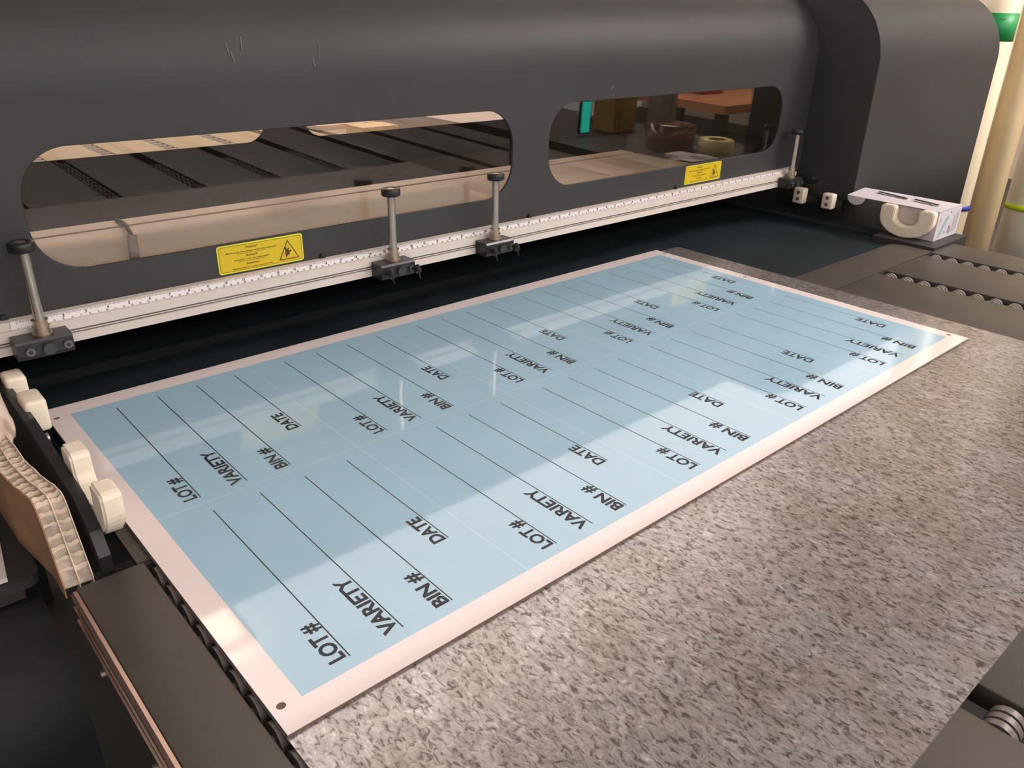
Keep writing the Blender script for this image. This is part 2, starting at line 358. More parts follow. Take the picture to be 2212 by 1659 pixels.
# side extrusion along the left edge of the table
prof = [(-.0645, -.0045), (-.0675, -.0045), (-.0700, -.007), (-.0700, -.0105), (-.0655, -.0112), (-.0655, -.0185), (-.0700, -.0192), (-.0700, -.0218), (-.0655, -.0225), (-.0655, -.0330), (-.0700, -.0337), (-.0700, -.0360), (-.0655, -.0368), (-.0645, -.046)]
ex = MB().prism(prof, 'y', Y0, Y1 - .004).build('side_rail', 'copper', ft)
MB().box(-.0668, Y0, -.0184, -.0656, Y1 - .005, -.0113).box(-.0668, Y0, -.0329, -.0656, Y1 - .005, -.0226).build('rail_groove', 'copper_dark', ft)  # dark strips in the recesses, groove shade put into the colour
ex['label'] = 'reddish metal side rail with long grooves'
for y in (.20, .08, -.05): MB().cyl((-.0715, y, -.052), (-.0645, y, -.052), .0035, n=12).build('rail_bolt', 'steel', ft)
# infeed plate between table and belt, with rounded corners
ipl = []
x0, x1, y0, y1, r = -.012, 1.665, Y1 + .002, .352, .03
ipl = [(x0, y0), (x1, y0)] + [(x1 - r + r * math.cos(a), y1 - r + r * math.sin(a)) for a in [i * PI / 16 for i in range(9)]] + [(x0 + r + r * math.cos(a), y1 - r + r * math.sin(a)) for a in [PI / 2 + i * PI / 16 for i in range(9)]]
tag(MB().prism(ipl, 'z', ZT - .012, ZT - .001).build('infeed_plate', 'plate'), 'narrow dark grey plate with rounded corners between feed table and belt', 'plate')
MB().box(1.672, Y1 + .003, ZT - .07, 1.80, .40, ZT - .03)

# belt bed under the beam
vb = thing('vacuum_belt', (0.85, 0.7, -0.06), 'dark teal conveyor belt running under the printer beam', 'conveyor belt')
MB().box(-.024, .354, -.03, 1.672, 1.235, -.015).box(1.672, .406, -.03, 1.737, 1.235, -.015).build('belt_surface', 'belt', vb)
MB().box(-.024, .41, -.10, 1.672, 1.235, -.031).build('belt_bed', 'charcoal_dark', vb)
for xx in (1.731,):
    MB().box(xx, .40, -.015, xx + .007, 1.235, -.006).build('side_strip', 'charcoal', vb)

# ================================================================== GALVANISED SHEET + PRINTED SIGN SHEET
SHW, SHH = 1.1704, 0.6286
bx, by, pw, ph = 0.0241, 0.0244, 0.22462, 0.28771
tag(MB().box(-0.0005, -0.2952, -0.0043, 1.2370, 0.6237, -0.0031).build('galvanised_sheet', 'galv'), 'large mottled galvanised metal sheet lying on the feed table under the printed sheet', 'metal sheet')
tag(MB().box(1.165, -.2965, -.0030, 1.2375, -.2885, -.0027).build('tape_strip', 'paper'), 'short white tape strip on the near right corner of the galvanised sheet', 'tape')
def circ(cx, cy, r, n=20): return [(cx + r * math.cos(2 * PI * i / n), cy + r * math.sin(2 * PI * i / n)) for i in range(n)]
holes = [(0.0085, 0.0263), (0.0085, 0.5985), (1.1610, 0.6008), (1.1600, 0.4050), (1.1602, 0.0266)]
vs, fs = plate_with_holes([(0, 0), (SHW, 0), (SHW, SHH), (0, SHH)], [circ(a, b, .0036) for a, b in holes], 0.0029)
sheet = MB().add([v + Vector((0, 0, -.00148)) for v in vs], fs).build('printed_sheet', 'board')
tag(sheet, 'large white-bordered sheet printed with ten light blue crop tags, lying half under the beam', 'printed sheet')
MB().box(-.0002, -.0002, -.00285, SHW + .0002, SHH + .0002, -.0007).build('board_core', 'core', sheet)  # brown core; inside the holes its dark colour stands in for shade
gm = MB(); bm_ = MB(); tx = MB(); ln = MB()
g_ = 0.0005
for i in range(5):
    for j in range(2):
        X0, Yb = bx + i * pw, by + j * ph
        bm_ = MB()
        bm_.add([(X0 + (g_ if i else 0), Yb + (g_ if j else 0), 0.00002), (X0 + pw - (g_ if i < 4 else 0), Yb + (g_ if j else 0), 0.00002), (X0 + pw - (g_ if i < 4 else 0), Yb + ph - (g_ if j < 1 else 0), 0.00002), (X0 + (g_ if i else 0), Yb + ph - (g_ if j < 1 else 0), 0.00002)], [(0, 1, 2, 3)])
        panel = bm_.build('tag_print', 'blue', sheet)
        for lx, y0_, s_, ty, w in ((.0473, .0121, 'LOT #', .0133, .0512), (.0970, .0121, 'VARIETY', .0125, .0840), (.1475, .0121, 'BIN #', .0125, .0512), (.1988, .0848, 'DATE', .0845, .0475)):
            x = X0 + lx; tx = MB(); ln = MB()
            ln.add([(x, Yb + y0_, .00006), (x + .00115, Yb + y0_, .00006), (x + .00115, Yb + .2697, .00006), (x, Yb + .2697, .00006)], [(0, 1, 2, 3)])
            put_text(tx, s_, (x - .0024, Yb + ty, .00008), (0, 1, 0), (-1, 0, 0), width=w, cap=.0133, bold=0.034)
            ln.build('writing_line', 'ink', panel); tx.build('printed_word', 'ink', panel)
MB().add([(bx, by, .00001), (bx + 5 * pw, by, .00001), (bx + 5 * pw, by + 2 * ph, .00001), (bx, by + 2 * ph, .00001)], [(0, 1, 2, 3)]).build('cut_guides', 'bluegap', sheet)

# ================================================================== PRINTER BEAM COVER
YF = 0.6534
XB0, XB1 = -0.16, 1.742
beam = thing('printer_beam', (0.8, 1.0, 0.1), 'long charcoal grey printer beam with two rounded windows spanning the belt', 'printer')
WL = (0.0365, 0.1578, 0.7825, 0.3025); WR = (0.8670, 0.1600, 1.6220, 0.3060)
vs, fs = plate_with_holes([(XB0, .104), (XB1, .104), (XB1, .360), (XB0, .360)], [rrect(*WL, .058, 12), rrect(*WR, .060, 12)], 0.003)
fr = MB(); fr.add([Vector((v.x, YF + .0015 + v.z, v.y)) for v in vs], fs)
R1, ZC = 0.145, 0.360
arc = [(YF + R1 - R1 * math.cos(a), ZC + R1 * math.sin(a)) for a in [i * (PI / 2) / 32 for i in range(33)]]
YR = 1.25
back = [(YR - R1 + R1 * math.sin(a), ZC + R1 * math.cos(a)) for a in [i * (PI / 2) / 12 for i in range(13)]]
outl = arc + back
n = len(outl); vsx = [(XB0, y, z) for y, z in outl] + [(XB1, y, z) for y, z in outl]
fr.add(vsx, [(i, i + 1, n + i + 1, n + i) for i in range(n - 1)], True)
cov = fr.build('front_cover', 'charcoal', beam)
# inside lining of the cover
li = MB(); inn = [(YF + .006, .31)] + [(YF + R1 - (R1 - .004) * math.cos(a), ZC + (R1 - .004) * math.sin(a)) for a in [i * (PI / 2) / 12 for i in range(13)]] + [(YR - R1 + (R1 - .004) * math.sin(a), ZC + (R1 - .004) * math.cos(a)) for a in [i * (PI / 2) / 12 for i in range(13)]]
n = len(inn); li.add([(XB0, y, z) for y, z in inn] + [(XB1, y, z) for y, z in inn], [(i, i + 1, n + i + 1, n + i) for i in range(n - 1)], True)
li.build('inner_lining', 'darkin', beam)
# tilted tinted panes just behind the cover plate
def pane(x0, z0, x1, z1):
    m = MB(); a = math.radians(1.0)
    def yy(z, off): return 0.6575 + off - (z - .23) * math.tan(a)
    za, zb = z0 - .012, z1 + .012
    m.add([(x0, yy(za, 0), za), (x1, yy(za, 0), za), (x1, yy(zb, 0), zb), (x0, yy(zb, 0), zb), (x0, yy(za, .003), za), (x1, yy(za, .003), za), (x1, yy(zb, .003), zb), (x0, yy(zb, .003), zb)],
          [(0, 1, 2, 3), (7, 6, 5, 4), (0, 4, 5, 1), (1, 5, 6, 2), (2, 6, 7, 3), (3, 7, 4, 0)])
    return m.build('window_pane', 'pane', beam)
p1 = pane(.022, .158, .797, .3025); p2 = pane(.853, .16, 1.636, .306)
# black gasket lips
for w, p in ((WL, p1), (WR, p2)):
    o_ = rrect(w[0] - .0012, w[1] - .0012, w[2] + .0012, w[3] + .0012, .0592, 12); i_ = rrect(w[0] + .0005, w[1] + .0005, w[2] - .0005, w[3] - .0005, .0575, 12)
    n = len(o_); v = [(a, YF + .0005, b) for a, b in o_] + [(a, YF + .0005, b) for a, b in i_] + [(a, YF + .004, b) for a, b in i_]
    MB().add(v, [(k, (k + 1) % n, n + (k + 1) % n, n + k) for k in range(n)] + [(n + k, n + (k + 1) % n, 2 * n + (k + 1) % n, 2 * n + k) for k in range(n)], True).build('window_gasket', 'black', beam)
for sx in (-.010, .4063, .8236, 1.2446):
    MB().cyl((sx, YF - .004, .1165), (sx, YF + .001, .1165), .0042, n=16).cyl((sx, YF - .0045, .1165), (sx, YF - .004, .1165), .0024, n=6).build('cover_screw', 'black', beam)
# rear skirt with two openings
vs, fs = plate_with_holes([(XB0, -.008), (XB1, -.008), (XB1, .352), (XB0, .352)], [rrect(-.10, .189, .620, .335, .045, 10), rrect(.706, .189, 1.42, .335, .045, 10)], 0.004)
MB().add([Vector((v.x, YR - .002 + v.z, v.y)) for v in vs], fs).build('rear_skirt', 'darkin', beam)
# scratches on the cover
sc_ = MB()
for x, z, h, dx in ((.320, .400, .016, .003), (.303, .391, .018, -.002), (.308, .385, .014, -.003), (.427, .386, .020, .004), (.420, .376, .014, -.002), (1.02, .322, .008, .006)):
    y = YF - .0004 if z + h < ZC else YF + R1 - math.sqrt(R1 * R1 - (z - ZC) ** 2) - .0012
    y2 = YF - .0004 if z + h < ZC else YF + R1 - math.sqrt(R1 * R1 - (z + h - ZC) ** 2) - .0012
    sc_.tube([(x, y, z), (x + dx * .6, (y + y2) / 2, z + h / 2), (x + dx, y2, z + h)], .00035, 5)
sc_.build('paint_scratches', 'scratch', beam)
# interior tray seen through the left window
tray = MB(); tray.box(-.10, .69, .122, 1.45, .940, .130).box(-.10, .944, .118, 1.45, .985, .1315).box(-.10, .94, .118, 1.45, .944, .127)
tray.build('inner_tray', 'tray', beam)
MB().box(XB0 + .02, .986, .112, XB1 - .02, 1.245, .117).build('inner_floor', 'darkin', beam)  # added plate, keeps the tube light off the belt
MB().box(1.46, .70, .118, 1.72, .98, .170).build('print_carriage', 'charcoal_dark', beam)
# added unseen tube light inside the cover, brightens the inner tray
lt = MB().box(0.0, 1.09, .418, 1.6, 1.15, .436).build('lamp_housing', 'lamp_frame', beam)
MB().cyl((0.02, 1.12, .410), (1.58, 1.12, .410), .009, n=16).build('lamp_tube', 'tube_glow', beam)

# cable with connector on the tray
cb = thing('sensor_cable', (0.27, .80, .131), 'dark sensor cable with square connector on the inner tray behind the left window', 'cable')
MB().tube([(.2205, .975, .1340), (.2195, .945, .138), (.2150, .912, .140), (.2095, .880, .139), (.2030, .850, .138)], .0030, 8).build('cable', 'black', cb)
m = MB().rbox(-.0065, -.05, -.005, .0065, .05, .005, .002)
ca, sa = math.cos(-.29), math.sin(-.29)
m.v = [(.1885 + x * ca - y * sa, .800 + x * sa + y * ca, .1355 + z) for x, y, z in m.v]
m.build('connector', 'binder', cb)

# ================================================================== GUIDE RAIL + RULER
rail = thing('guide_rail', (0.8, .635, .075), 'white aluminium rail with measuring tape along the bottom of the beam', 'rail')
pr = [(.6525, .0768), (.632, .0768), (.632, .0862), (.6335, .0868), (.6375, .0870), (.6375, .0884), (.6345, .0886), (.6345, .0896), (.6375, .0898), (.6375, .0912), (.634, .0920), (.634, .1045), (.6385, .1049), (.6400, .1140), (.6525, .1140)]
MB().prism(pr, 'x', -.12, 1.700).build('rail_profile', 'alu', rail)
gr = MB()
for za, zb in ((.0871, .0883), (.0899, .0911)): gr.box(-.1199, .6355, za, 1.6999, .6374, zb)
gr.build('rail_groove', 'alu_groove', rail)  # strips coloured dark for the shade inside the grooves
def rp(x, t): # point on the tape face, t 0..1 up
    return (x, .6381 + .0016 * t - .0005, .1046 + .0092 * t)
tp = MB(); xs0, xs1 = -.0085, 1.632
tape = tp.add([rp(xs0, 0), rp(xs1, 0), rp(xs1, 1), rp(xs0, 1), (xs0, .6395, .1046), (xs1, .6395, .1046), (xs1, .6402, .1138), (xs0, .6402, .1138)], [(0, 1, 2, 3), (7, 6, 5, 4), (0, 4, 5, 1), (3, 2, 6, 7), (0, 3, 7, 4), (1, 5, 6, 2)]).build('measuring_tape', 'paper', rail)
tk = MB()
def tick(x, t0, t1, w):
    a, b = rp(x - w / 2, t0), rp(x + w / 2, t1); o = .00025
    tk.add([(a[0], a[1] - o, a[2]), (b[0], a[1] - o, a[2]), (b[0], b[1] - o, b[2]), (a[0], b[1] - o, b[2])], [(0, 1, 2, 3)])
XI = -0.00135
for i in range(0, 16 * 65):
    x = XI + i * .0254 / 16
    if x > xs1 - .002: break
    h = .42 if i % 16 == 0 else .34 if i % 8 == 0 else .27 if i % 4 == 0 else .21
    tick(x, 1 - h, .99, .00046)
for i in range(0, 1640, 2):
    x = XI + i * .001
    if x > xs1 - .002: break
    h = .20 if i % 10 == 0 else .11
    tick(x, .01, h, .00042)
tick(xs0 + .0004, 0, 1, .0004)
tk.build('graduation_marks', 'ruler_ink', tape)
nm = MB()
up = Vector((0, .0016, .0092)).normalized()
for i in range(2, 64):
    x = XI + i * .0254; p = Vector(rp(x - .0008 * len(str(i)) - .0012, .40)); p.y -= .0003
    put_text(nm, str(i), p, (1, 0, 0), up, cap=.0031, bold=.035)
for i in range(2, 162):
    x = XI + i * .01; p = Vector(rp(x - .0006 * len(str(i)) - .0010, .12)); p.y -= .0003
    put_text(nm, str(i), p, (1, 0, 0), up, cap=.0020, bold=.03)
nm.build('scale_numbers', 'ruler_ink', tape)

# ================================================================== CLAMP PLUNGERS
def plunger(cx, label, first):
    yc = .6205
    t = thing('guide_clamp', (cx, yc, .075), label, 'clamp', 'guide clamps on the rail')
    b = MB(); w = .031
    b.prism([(.6315, .0995), (.6045, .0995), (.6025, .0965), (.6025, .082), (.606, .0765), (.6315, .0765)], 'x', cx - w - .002, cx + w - .004).build('clamp_block', 'black_metal', t)
    MB().cyl((cx, yc, .0995), (cx, yc, .2010), .0060, n=24).build('rod', 'steel', t)
    sl = MB(); sl.cyl((cx, yc, .0992), (cx, yc, .1012), .0108, n=28); sl.cyl((cx, yc, .1012), (cx, yc, .1085), .0086, n=28); sl.cyl((cx, yc, .1085), (cx, yc, .1095), .0094, n=28)
    sl.cyl((cx, yc, .1095), (cx, yc, .1165), .0079, n=28); sl.cyl((cx, yc, .1165), (cx, yc, .1175), .0090, n=28)
    sl.build('sleeve', 'brass', t)
    k = MB(); k.lathe((cx, yc, 0), [(.0, .1980), (.0122, .1980), (.0142, .1992), (.0144, .2078), (.0132, .2092), (.0070, .2094), (.0068, .2084), (0, .2084)], 40)
    k.build('knob', 'black', t)
    MB().cyl((cx, yc, .2082), (cx, yc, .2092), .0055, n=20).build('knob_insert', 'steel', t)
    for dx, rr in ((-.020, .0048), (.020, .0048)):
        s_ = MB().cyl((cx + dx, .5985, .0875), (cx + dx, .6030, .0875), rr, n=22).build('screw', 'screw_metal', t)
        MB().cyl((cx + dx, .5980, .0875), (cx + dx, .5986, .0875), rr * .52, n=6).build('socket', 'black', s_)
    MB().cyl((cx, .5975, .0870), (cx, .6030, .0870), .0070, n=26).build('lock_disc', 'disc_plastic', t)
    return t
c1 = plunger(.0195, 'guide clamp with tall metal rod at the left end of the rail', True)
c2 = copy_tree(c1, (.5105 - .0195, 0, 0), label='guide clamp standing just right of the larger yellow sticker, left of the middle pair')
c3 = copy_tree(c1, (.7160 - .0195, 0, 0), label='guide clamp near the right edge of the left window, right of the middle pair')
c4 = copy_tree(c1, (1.6510 - .0195, 0, 0), label='guide clamp at the far right end of the rail beside the end cabinet')
# small set levers on the two middle clamps (a part the end clamps lack)
for c_, cx in ((c2, .5105), (c3, .7160)):
    for dx in (-.021, .027):
        l = MB(); l.cyl((cx + dx, .598, .090), (cx + dx - .002, .590, .083), .0050, n=16); l.tube([(cx + dx - .001, .592, .084), (cx + dx + .001, .590, .072)], .0013, 6)
        l.build('thumb_screw', 'black', c_)
MB()

# ================================================================== WARNING STICKERS
def sticker(x0, z0, x1, z1, label, h=0):
    y = YF - .0004
    t = thing('warning_sticker', ((x0 + x1) / 2, y, z0), label, 'sticker', 'yellow warning stickers')
    MB().prism(rrect(x0, z0, x1, z1, .004, 5), 'y', y, YF - .0001).build('sticker_backing', 'yellow_edge', t)
    MB().prism(rrect(x0 + .0022, z0 + .0022, x1 - .0022, z1 - .0022, .003, 5), 'y', y - .0001, y + .0001).build('border_line', 'sign_ink', t)
    MB().prism(rrect(x0 + .0028, z0 + .0028, x1 - .0028, z1 - .0028, .0026, 5), 'y', y - .0002, y).build('yellow_field', 'yellow', t)
    yy = y - .0003; H = z1 - z0; Wd = x1 - x0
    tr = MB(); ax, az = x0 + Wd * .80, z1 - H * .15; bl, br = x0 + Wd * .695, x0 + Wd * .945; bz = z0 + H * .13
    def ring(o1, o2):
        n = 3; vs = [(a, yy, b) for a, b in o1] + [(a, yy, b) for a, b in o2]
        tr.add(vs, [(k, (k + 1) % n, n + (k + 1) % n, n + k) for k in range(n)])
    gx, gz = (bl + br) / 2, bz + (az - bz) / 3; ax = (bl + br) / 2 - .001
    o1 = [(bl, bz), (br, bz), (ax, az)]; k_ = .86; o2 = [(gx + (a - gx) * k_, gz + (b - gz) * k_) for a, b in o1]
    ring(o1, o2)
    # crushed-hand pictogram
    s_ = H * .0115; hx, hz = gx - .004, bz + H * .08
    hand = [(-3, 0), (3, 2), (4, 8), (8, 6), (12, 10), (9, 12), (13, 16), (16, 15), (17, 20), (13, 22), (9, 19), (8, 24), (11, 27), (9, 30), (5, 27), (3, 24), (1, 30), (-3, 36), (-4, 28), (-2, 20), (-4, 12), (-2, 6)]
    tr.add([(hx + a * s_ * 1.05, yy, hz + b * s_) for a, b in hand], [tuple(range(len(hand)))])
    tr.build('crush_hazard_symbol', 'sign_ink', t)
    w = MB(); cx = x0 + Wd * .385
    for s2, fz, cap, wd in (('Warning!', .800, .0030, .0175), ('Moving parts. Keep fingers away from inside path', .680, .0019, .074), ('Achtung!', .515, .0030, .0175), ('Bewegliche Teile Verletzungsgefahr', .400, .0019, .052), ('Attention!', .225, .0030, .019), ('Attention! Ne pas toucher, pièces mobiles', .105, .0019, .060)):
        put_text(w, s2, (cx - wd / 2, yy, z0 + H * fz), (1, 0, 0), (0, 0, 1), width=wd, cap=cap, bold=.02)
    for fz in (.635, .355): w.add([(cx - .021, yy, z0 + H * fz), (cx + .021, yy, z0 + H * fz), (cx + .021, yy, z0 + H * fz + .0005), (cx - .021, yy, z0 + H * fz + .0005)], [(0, 1, 2, 3)])
    w.build('warning_text', 'sign_ink', t)
    return t
sticker(.2500, .1165, .3773, .1562, 'yellow warning sticker below the left window of the printer beam')
sticker(1.2753, .1187, 1.4034, .1574, 'yellow warning sticker below the right window of the printer beam')

# ================================================================== END CABINETS
def cabinet(name, x0, x1, label):
    t = thing(name, ((x0 + x1) / 2, .9, FLOOR), label, 'cabinet')
    R = .170; zc = .350; yf = .5020
    outline = [(yf, -.08)] + [(yf, .1), (yf, .2), (yf, .30)] + [(yf + R - R * math.cos(a), zc + R * math.sin(a)) for a in [i * (PI / 2) / 28 for i in range(29)]]
    outline += [(1.40 - R + R * math.sin(a), zc + R * math.cos(a)) for a in [i * (PI / 2) / 12 for i in range(13)]] + [(1.40, -.08)]
    m = MB(); n = len(outline)
    m.add([(x0, y, z) for y, z in outline] + [(x1, y, z) for y, z in outline], [(i, i + 1, n + i + 1, n + i) for i in range(n - 1)] + [(n - 1, 0, n, 2 * n - 1)], True)
    m.sm[-1] = False
    m.add([(x0, y, z) for y, z in outline], [tuple(range(n))]); m.add([(x1, y, z) for y, z in outline], [tuple(range(n))])
    m.build('cabinet_hood', 'charcoal', t)
    b = MB(); b.box(x0 + .004, .5035, FLOOR, x1 - .004, 1.38, -.081); b.build('cabinet_base', 'charcoal_dark', t)
    return t
cr = cabinet('end_cabinet', 1.742, 2.44, 'tall charcoal end cabinet with rounded top at the right end of the beam')
cl = cabinet('end_cabinet', -.86, -.162, 'matching charcoal end cabinet at the left end of the beam')
# thin panel seam and chip on the right hood
MB().box(1.835, .5026, .035, 1.8358, .5034, .19).build('panel_seam', 'black', cr)
MB().add([(1.872, .5028, .268), (1.874, .5028, .267), (1.875, .5028, .274), (1.873, .5028, .275)], [(0, 1, 2, 3)]).build('paint_chip', 'label_white', cr)
MB().box(1.7390, .41, -.006, 1.7418, .70, -.002).build('base_ledge', 'charcoal', cr)

# nylon guide blocks on a bracket, right end
def guide_block(x, y0, y1, z0, z1, label, side):
    t = thing('guide_block', (x, (y0 + y1) / 2, z0), label, 'guide block', 'white nylon guide blocks')
    xa, xb = (x, x + .022) if side > 0 else (x - .022, x)
    MB().rbox(xa, y0, z0, xb, y1, z1, .0045, 4).build('nylon_block', 'nylon', t)
    ym = (y0 + y1) / 2; xf = xa if side > 0 else xb
    for k in (.30, .72):
        z = z0 + (z1 - z0) * k
        MB().cyl((xf - .0004 * side, ym, z), (xf + .0006 * side, ym, z), .0044, n=20).build('bolt_hole', 'hole', t)
    return t
guide_block(1.700, .6055, .6350, .029, .067, 'white nylon guide block nearer the beam, right end of the belt', 1)
guide_block(1.700, .5290, .5580, .029, .066, 'white nylon guide block nearer the blue-tied tubes, right end of the belt', 1)
# dark spacer mounts behind blocks
mt = thing('block_bracket', (1.735, .58, 0), 'dark bracket holding the white guide blocks against the end cabinet', 'bracket')
MB().box(1.7225, .515, .010, 1.7385, .645, .050).build('bracket_bar', 'black', mt)
cp = MB(); cp.prism([(.700, .005), (.560, .005), (.556, .012), (.590, .014), (.596, .02), (.596, .085), (.604, .093), (.700, .093)], 'x', 1.7388, 1.7405)
tag(cp.build('clear_shield', 'clear'), 'clear plastic shield plate on the end cabinet behind the far right clamp', 'shield')

def u_bumper(x0, x1, yA, yB, zb, zt, label):
    """U in the y-z plane, open at the top"""
    t_out = []; cy = (yA + yB) / 2; Ro = (yB - yA) / 2; arm = Ro * .58
    o = []
    e = 1.0
    n = 24
    zmid = zb + Ro * .72
    outer = [(cy + Ro * math.cos(a), zmid + (zmid - zb) * math.sin(a)) for a in [PI + PI * i / n for i in range(n + 1)]]
    Ri = Ro - arm + .002
    inner = [(cy + Ri * math.cos(a), zmid + (zmid - zb) * .42 * math.sin(a)) for a in [2 * PI - PI * i / n for i in range(n + 1)]]
    r = .006
    def cap(ya, yb): # over an arm going from ya to yb
        s = 1 if yb > ya else -1
        return [(ya, zt - r), (ya + s * r * .3, zt - r * .3), (ya + s * r, zt), (yb - s * r, zt), (yb - s * r * .3, zt - r * .3), (yb, zt - r)]
    pts = outer + cap(cy + Ro, cy + Ri) + inner + cap(cy - Ri, cy - Ro)
    bm = bmesh.new(); v = [bm.verts.new((x0, p[0], p[1])) for p in pts]; f = bm.faces.new(v)
    ret = bmesh.ops.extrude_face_region(bm, geom=[f]); vv = [g for g in ret['geom'] if isinstance(g, bmesh.types.BMVert)]
    bmesh.ops.translate(bm, vec=(x1 - x0, 0, 0), verts=vv)
    bmesh.ops.recalc_face_normals(bm, faces=bm.faces)
    edges = [e_ for e_ in bm.edges if abs(e_.verts[0].co.x - e_.verts[1].co.x) < 1e-6]
    bmesh.ops.bevel(bm, geom=edges, offset=.0022, segments=2, affect='EDGES')
    m = MB(); m.bm(bm, False)
    return tag(m.build('corner_bumper', 'nylon'), label, 'bumper', 'white U-shaped bumpers')
u_bumper(1.700, 1.722, .2915, .4110, .0010, .0675, 'white U-shaped nylon bumper in front of the carton on the right')

# glove carton behind/over the right bumper, lid flap swung open
cx0, cy0, cz0, cx1, cy1, cz1 = 1.723, .283, .003, 1.835, .395, .0655
gb = thing('glove_carton', (1.77, .33, .0), 'open white carton with teal print beside the right bumper', 'carton')
MB().box(1.7235, .290, .0005, 1.846, .392, .0655).build('carton_body', 'box', gb)
lid = MB(); lid.add([(1.7235, .290, .0662), (1.846, .290, .0662), (1.790, .499, .0770), (1.7080, .499, .0700), (1.7235, .290, .0672), (1.846, .290, .0672), (1.790, .499, .0780), (1.7080, .499, .0710)],
      [(0, 1, 2, 3), (7, 6, 5, 4), (0, 4, 5, 1), (1, 5, 6, 2), (2, 6, 7, 3), (3, 7, 4, 0)])
lid = lid.build('lid_flap', 'box', gb)
hs = [(.499, .0700)] + [(.477 + .022 * math.cos(a), .0700 - .019 * math.sin(a)) for a in [PI * i / 12 for i in range(13)]]
MB().prism(hs, 'x', 1.7085, 1.7091).build('tuck_tab', 'box', lid)
MB().add([(1.765, .455, .0775), (1.775, .455, .0785), (1.775, .385, .0745), (1.765, .385, .0735)], [(0, 1, 2, 3)]).add([(1.768, .37, .0740), (1.779, .37, .0750), (1.779, .315, .0715), (1.768, .315, .0705)], [(0, 1, 2, 3)]).build('slot', 'black', lid)
gl = MB()
for k in range(9):
    z = .012 + k * .0058; gl.box(1.7233 - .0006 * (k % 2), .300, z, 1.7400, .384, z + .0042)
gl.build('glove_stack', 'glove', gb)
pf = MB(); q = lambda a, b: (1.7235 + a * .1225, .2897, .0005 + b * .065)
for pts in ([(.12, .10), (.20, .06), (.34, .42), (.48, .70), (.46, .80), (.36, .74), (.24, .45)], [(.35, .18), (.42, .16), (.44, .26), (.36, .27)]): pf.add([q(a, b) for a, b in pts], [tuple(range(len(pts)))])
pf.build('teal_drawing', 'box_teal', gb)
pg = MB()
for a0, b0, a1, b1 in ((.55, .12, .60, .40), (.62, .12, .66, .36), (.72, .10, .74, .72), (.80, .12, .82, .80), (.10, .62, .13, .80), (.50, .86, .55, .93), (.88, .20, .90, .85)): pg.add([q(a0, b0), q(a1, b0), q(a1, b1), q(a0, b1)], [(0, 1, 2, 3)])
pg.build('small_print', 'grey_text', gb)
rb = MB().box(1.674, Y1 + .003, -.09, 1.850, .404, -.0005)
tag(rb.build('corner_plinth', 'charcoal'), 'low dark plinth under the white bumper and carton', 'plinth')

# ================================================================== LEFT END: bumper, blocks, black plate, honeycomb board
u_bumper(-.0268, -.0085, .280, .404, .0010, .0640, 'white U-shaped nylon bumper beside the torn honeycomb board')
guide_block(-.0095, .5200, .5590, .024, .062, 'white nylon guide block just behind the left bumper', -1)
guide_block(-.0110, .5980, .6300, .024, .062, 'white nylon guide block nearest the beam on the left', -1)
bp = thing('side_plate', (-.033, .45, -.02), 'black upright side plate behind the white left bumper and guide blocks', 'plate')
MB().prism([(.285, -.02), (.66, -.02), (.66, .050), (.50, .052), (.43, .046), (.335, .040), (.300, .020), (.285, 0)], 'x', -.0375, -.0272).build('plate', 'black_metal', bp)
for y, z in ((.345, .022), (.385, .024), (.47, .040), (.545, .042)): MB().cyl((-.0272, y, z), (-.0235, y, z), .0055, n=18).build('bolt', 'steel', bp)
MB().box(-.0272, .365, .018, -.012, .385, .030).build('bracket_tab', 'steel', bp)
# torn honeycomb board
hb = thing('honeycomb_board', (-.055, .45, -.03), 'torn double-wall honeycomb cardboard standing against the left side plate', 'cardboard')
def hx(y): return -.0445 - min(max(0, y - .33), .075) * .15 - max(0, y - .405) * .03
def htop(y):
    if y < .335: return -.012 + (y - .290) / .045 * .062
    return .050 + .0010 * math.sin(y * 130)
ys = [.288 + i * .004 for i in range(56)]
def wall(dx, th, mat_, name, zoff=0):
    m = MB(); vs = []
    for y in ys:
        x = hx(y) - dx; z = htop(y) + zoff + .0004 * math.sin(y * 310 + dx * 900)
        vs += [(x, y, -.03), (x, y, z), (x - th, y, z), (x - th, y, -.03)]
    fs = []
    for i in range(len(ys) - 1):
        a = i * 4; fs += [(a, a + 4, a + 5, a + 1), (a + 1, a + 5, a + 6, a + 2), (a + 2, a + 6, a + 7, a + 3)]
    fs += [(0, 1, 2, 3), tuple(len(vs) - 4 + k for k in (3, 2, 1, 0))]
    return m.add(vs, fs).build(name, mat_, hb)
wall(0, .0009, 'comb', 'inner_liner', .0005)
wall(.0115, .0009, 'comb', 'middle_liner', .0006)
wall(.0240, .0012, 'kraft', 'outer_liner', 0.0)
cellm = MB(); cb_ = MB(); rnd = random.Random(3)
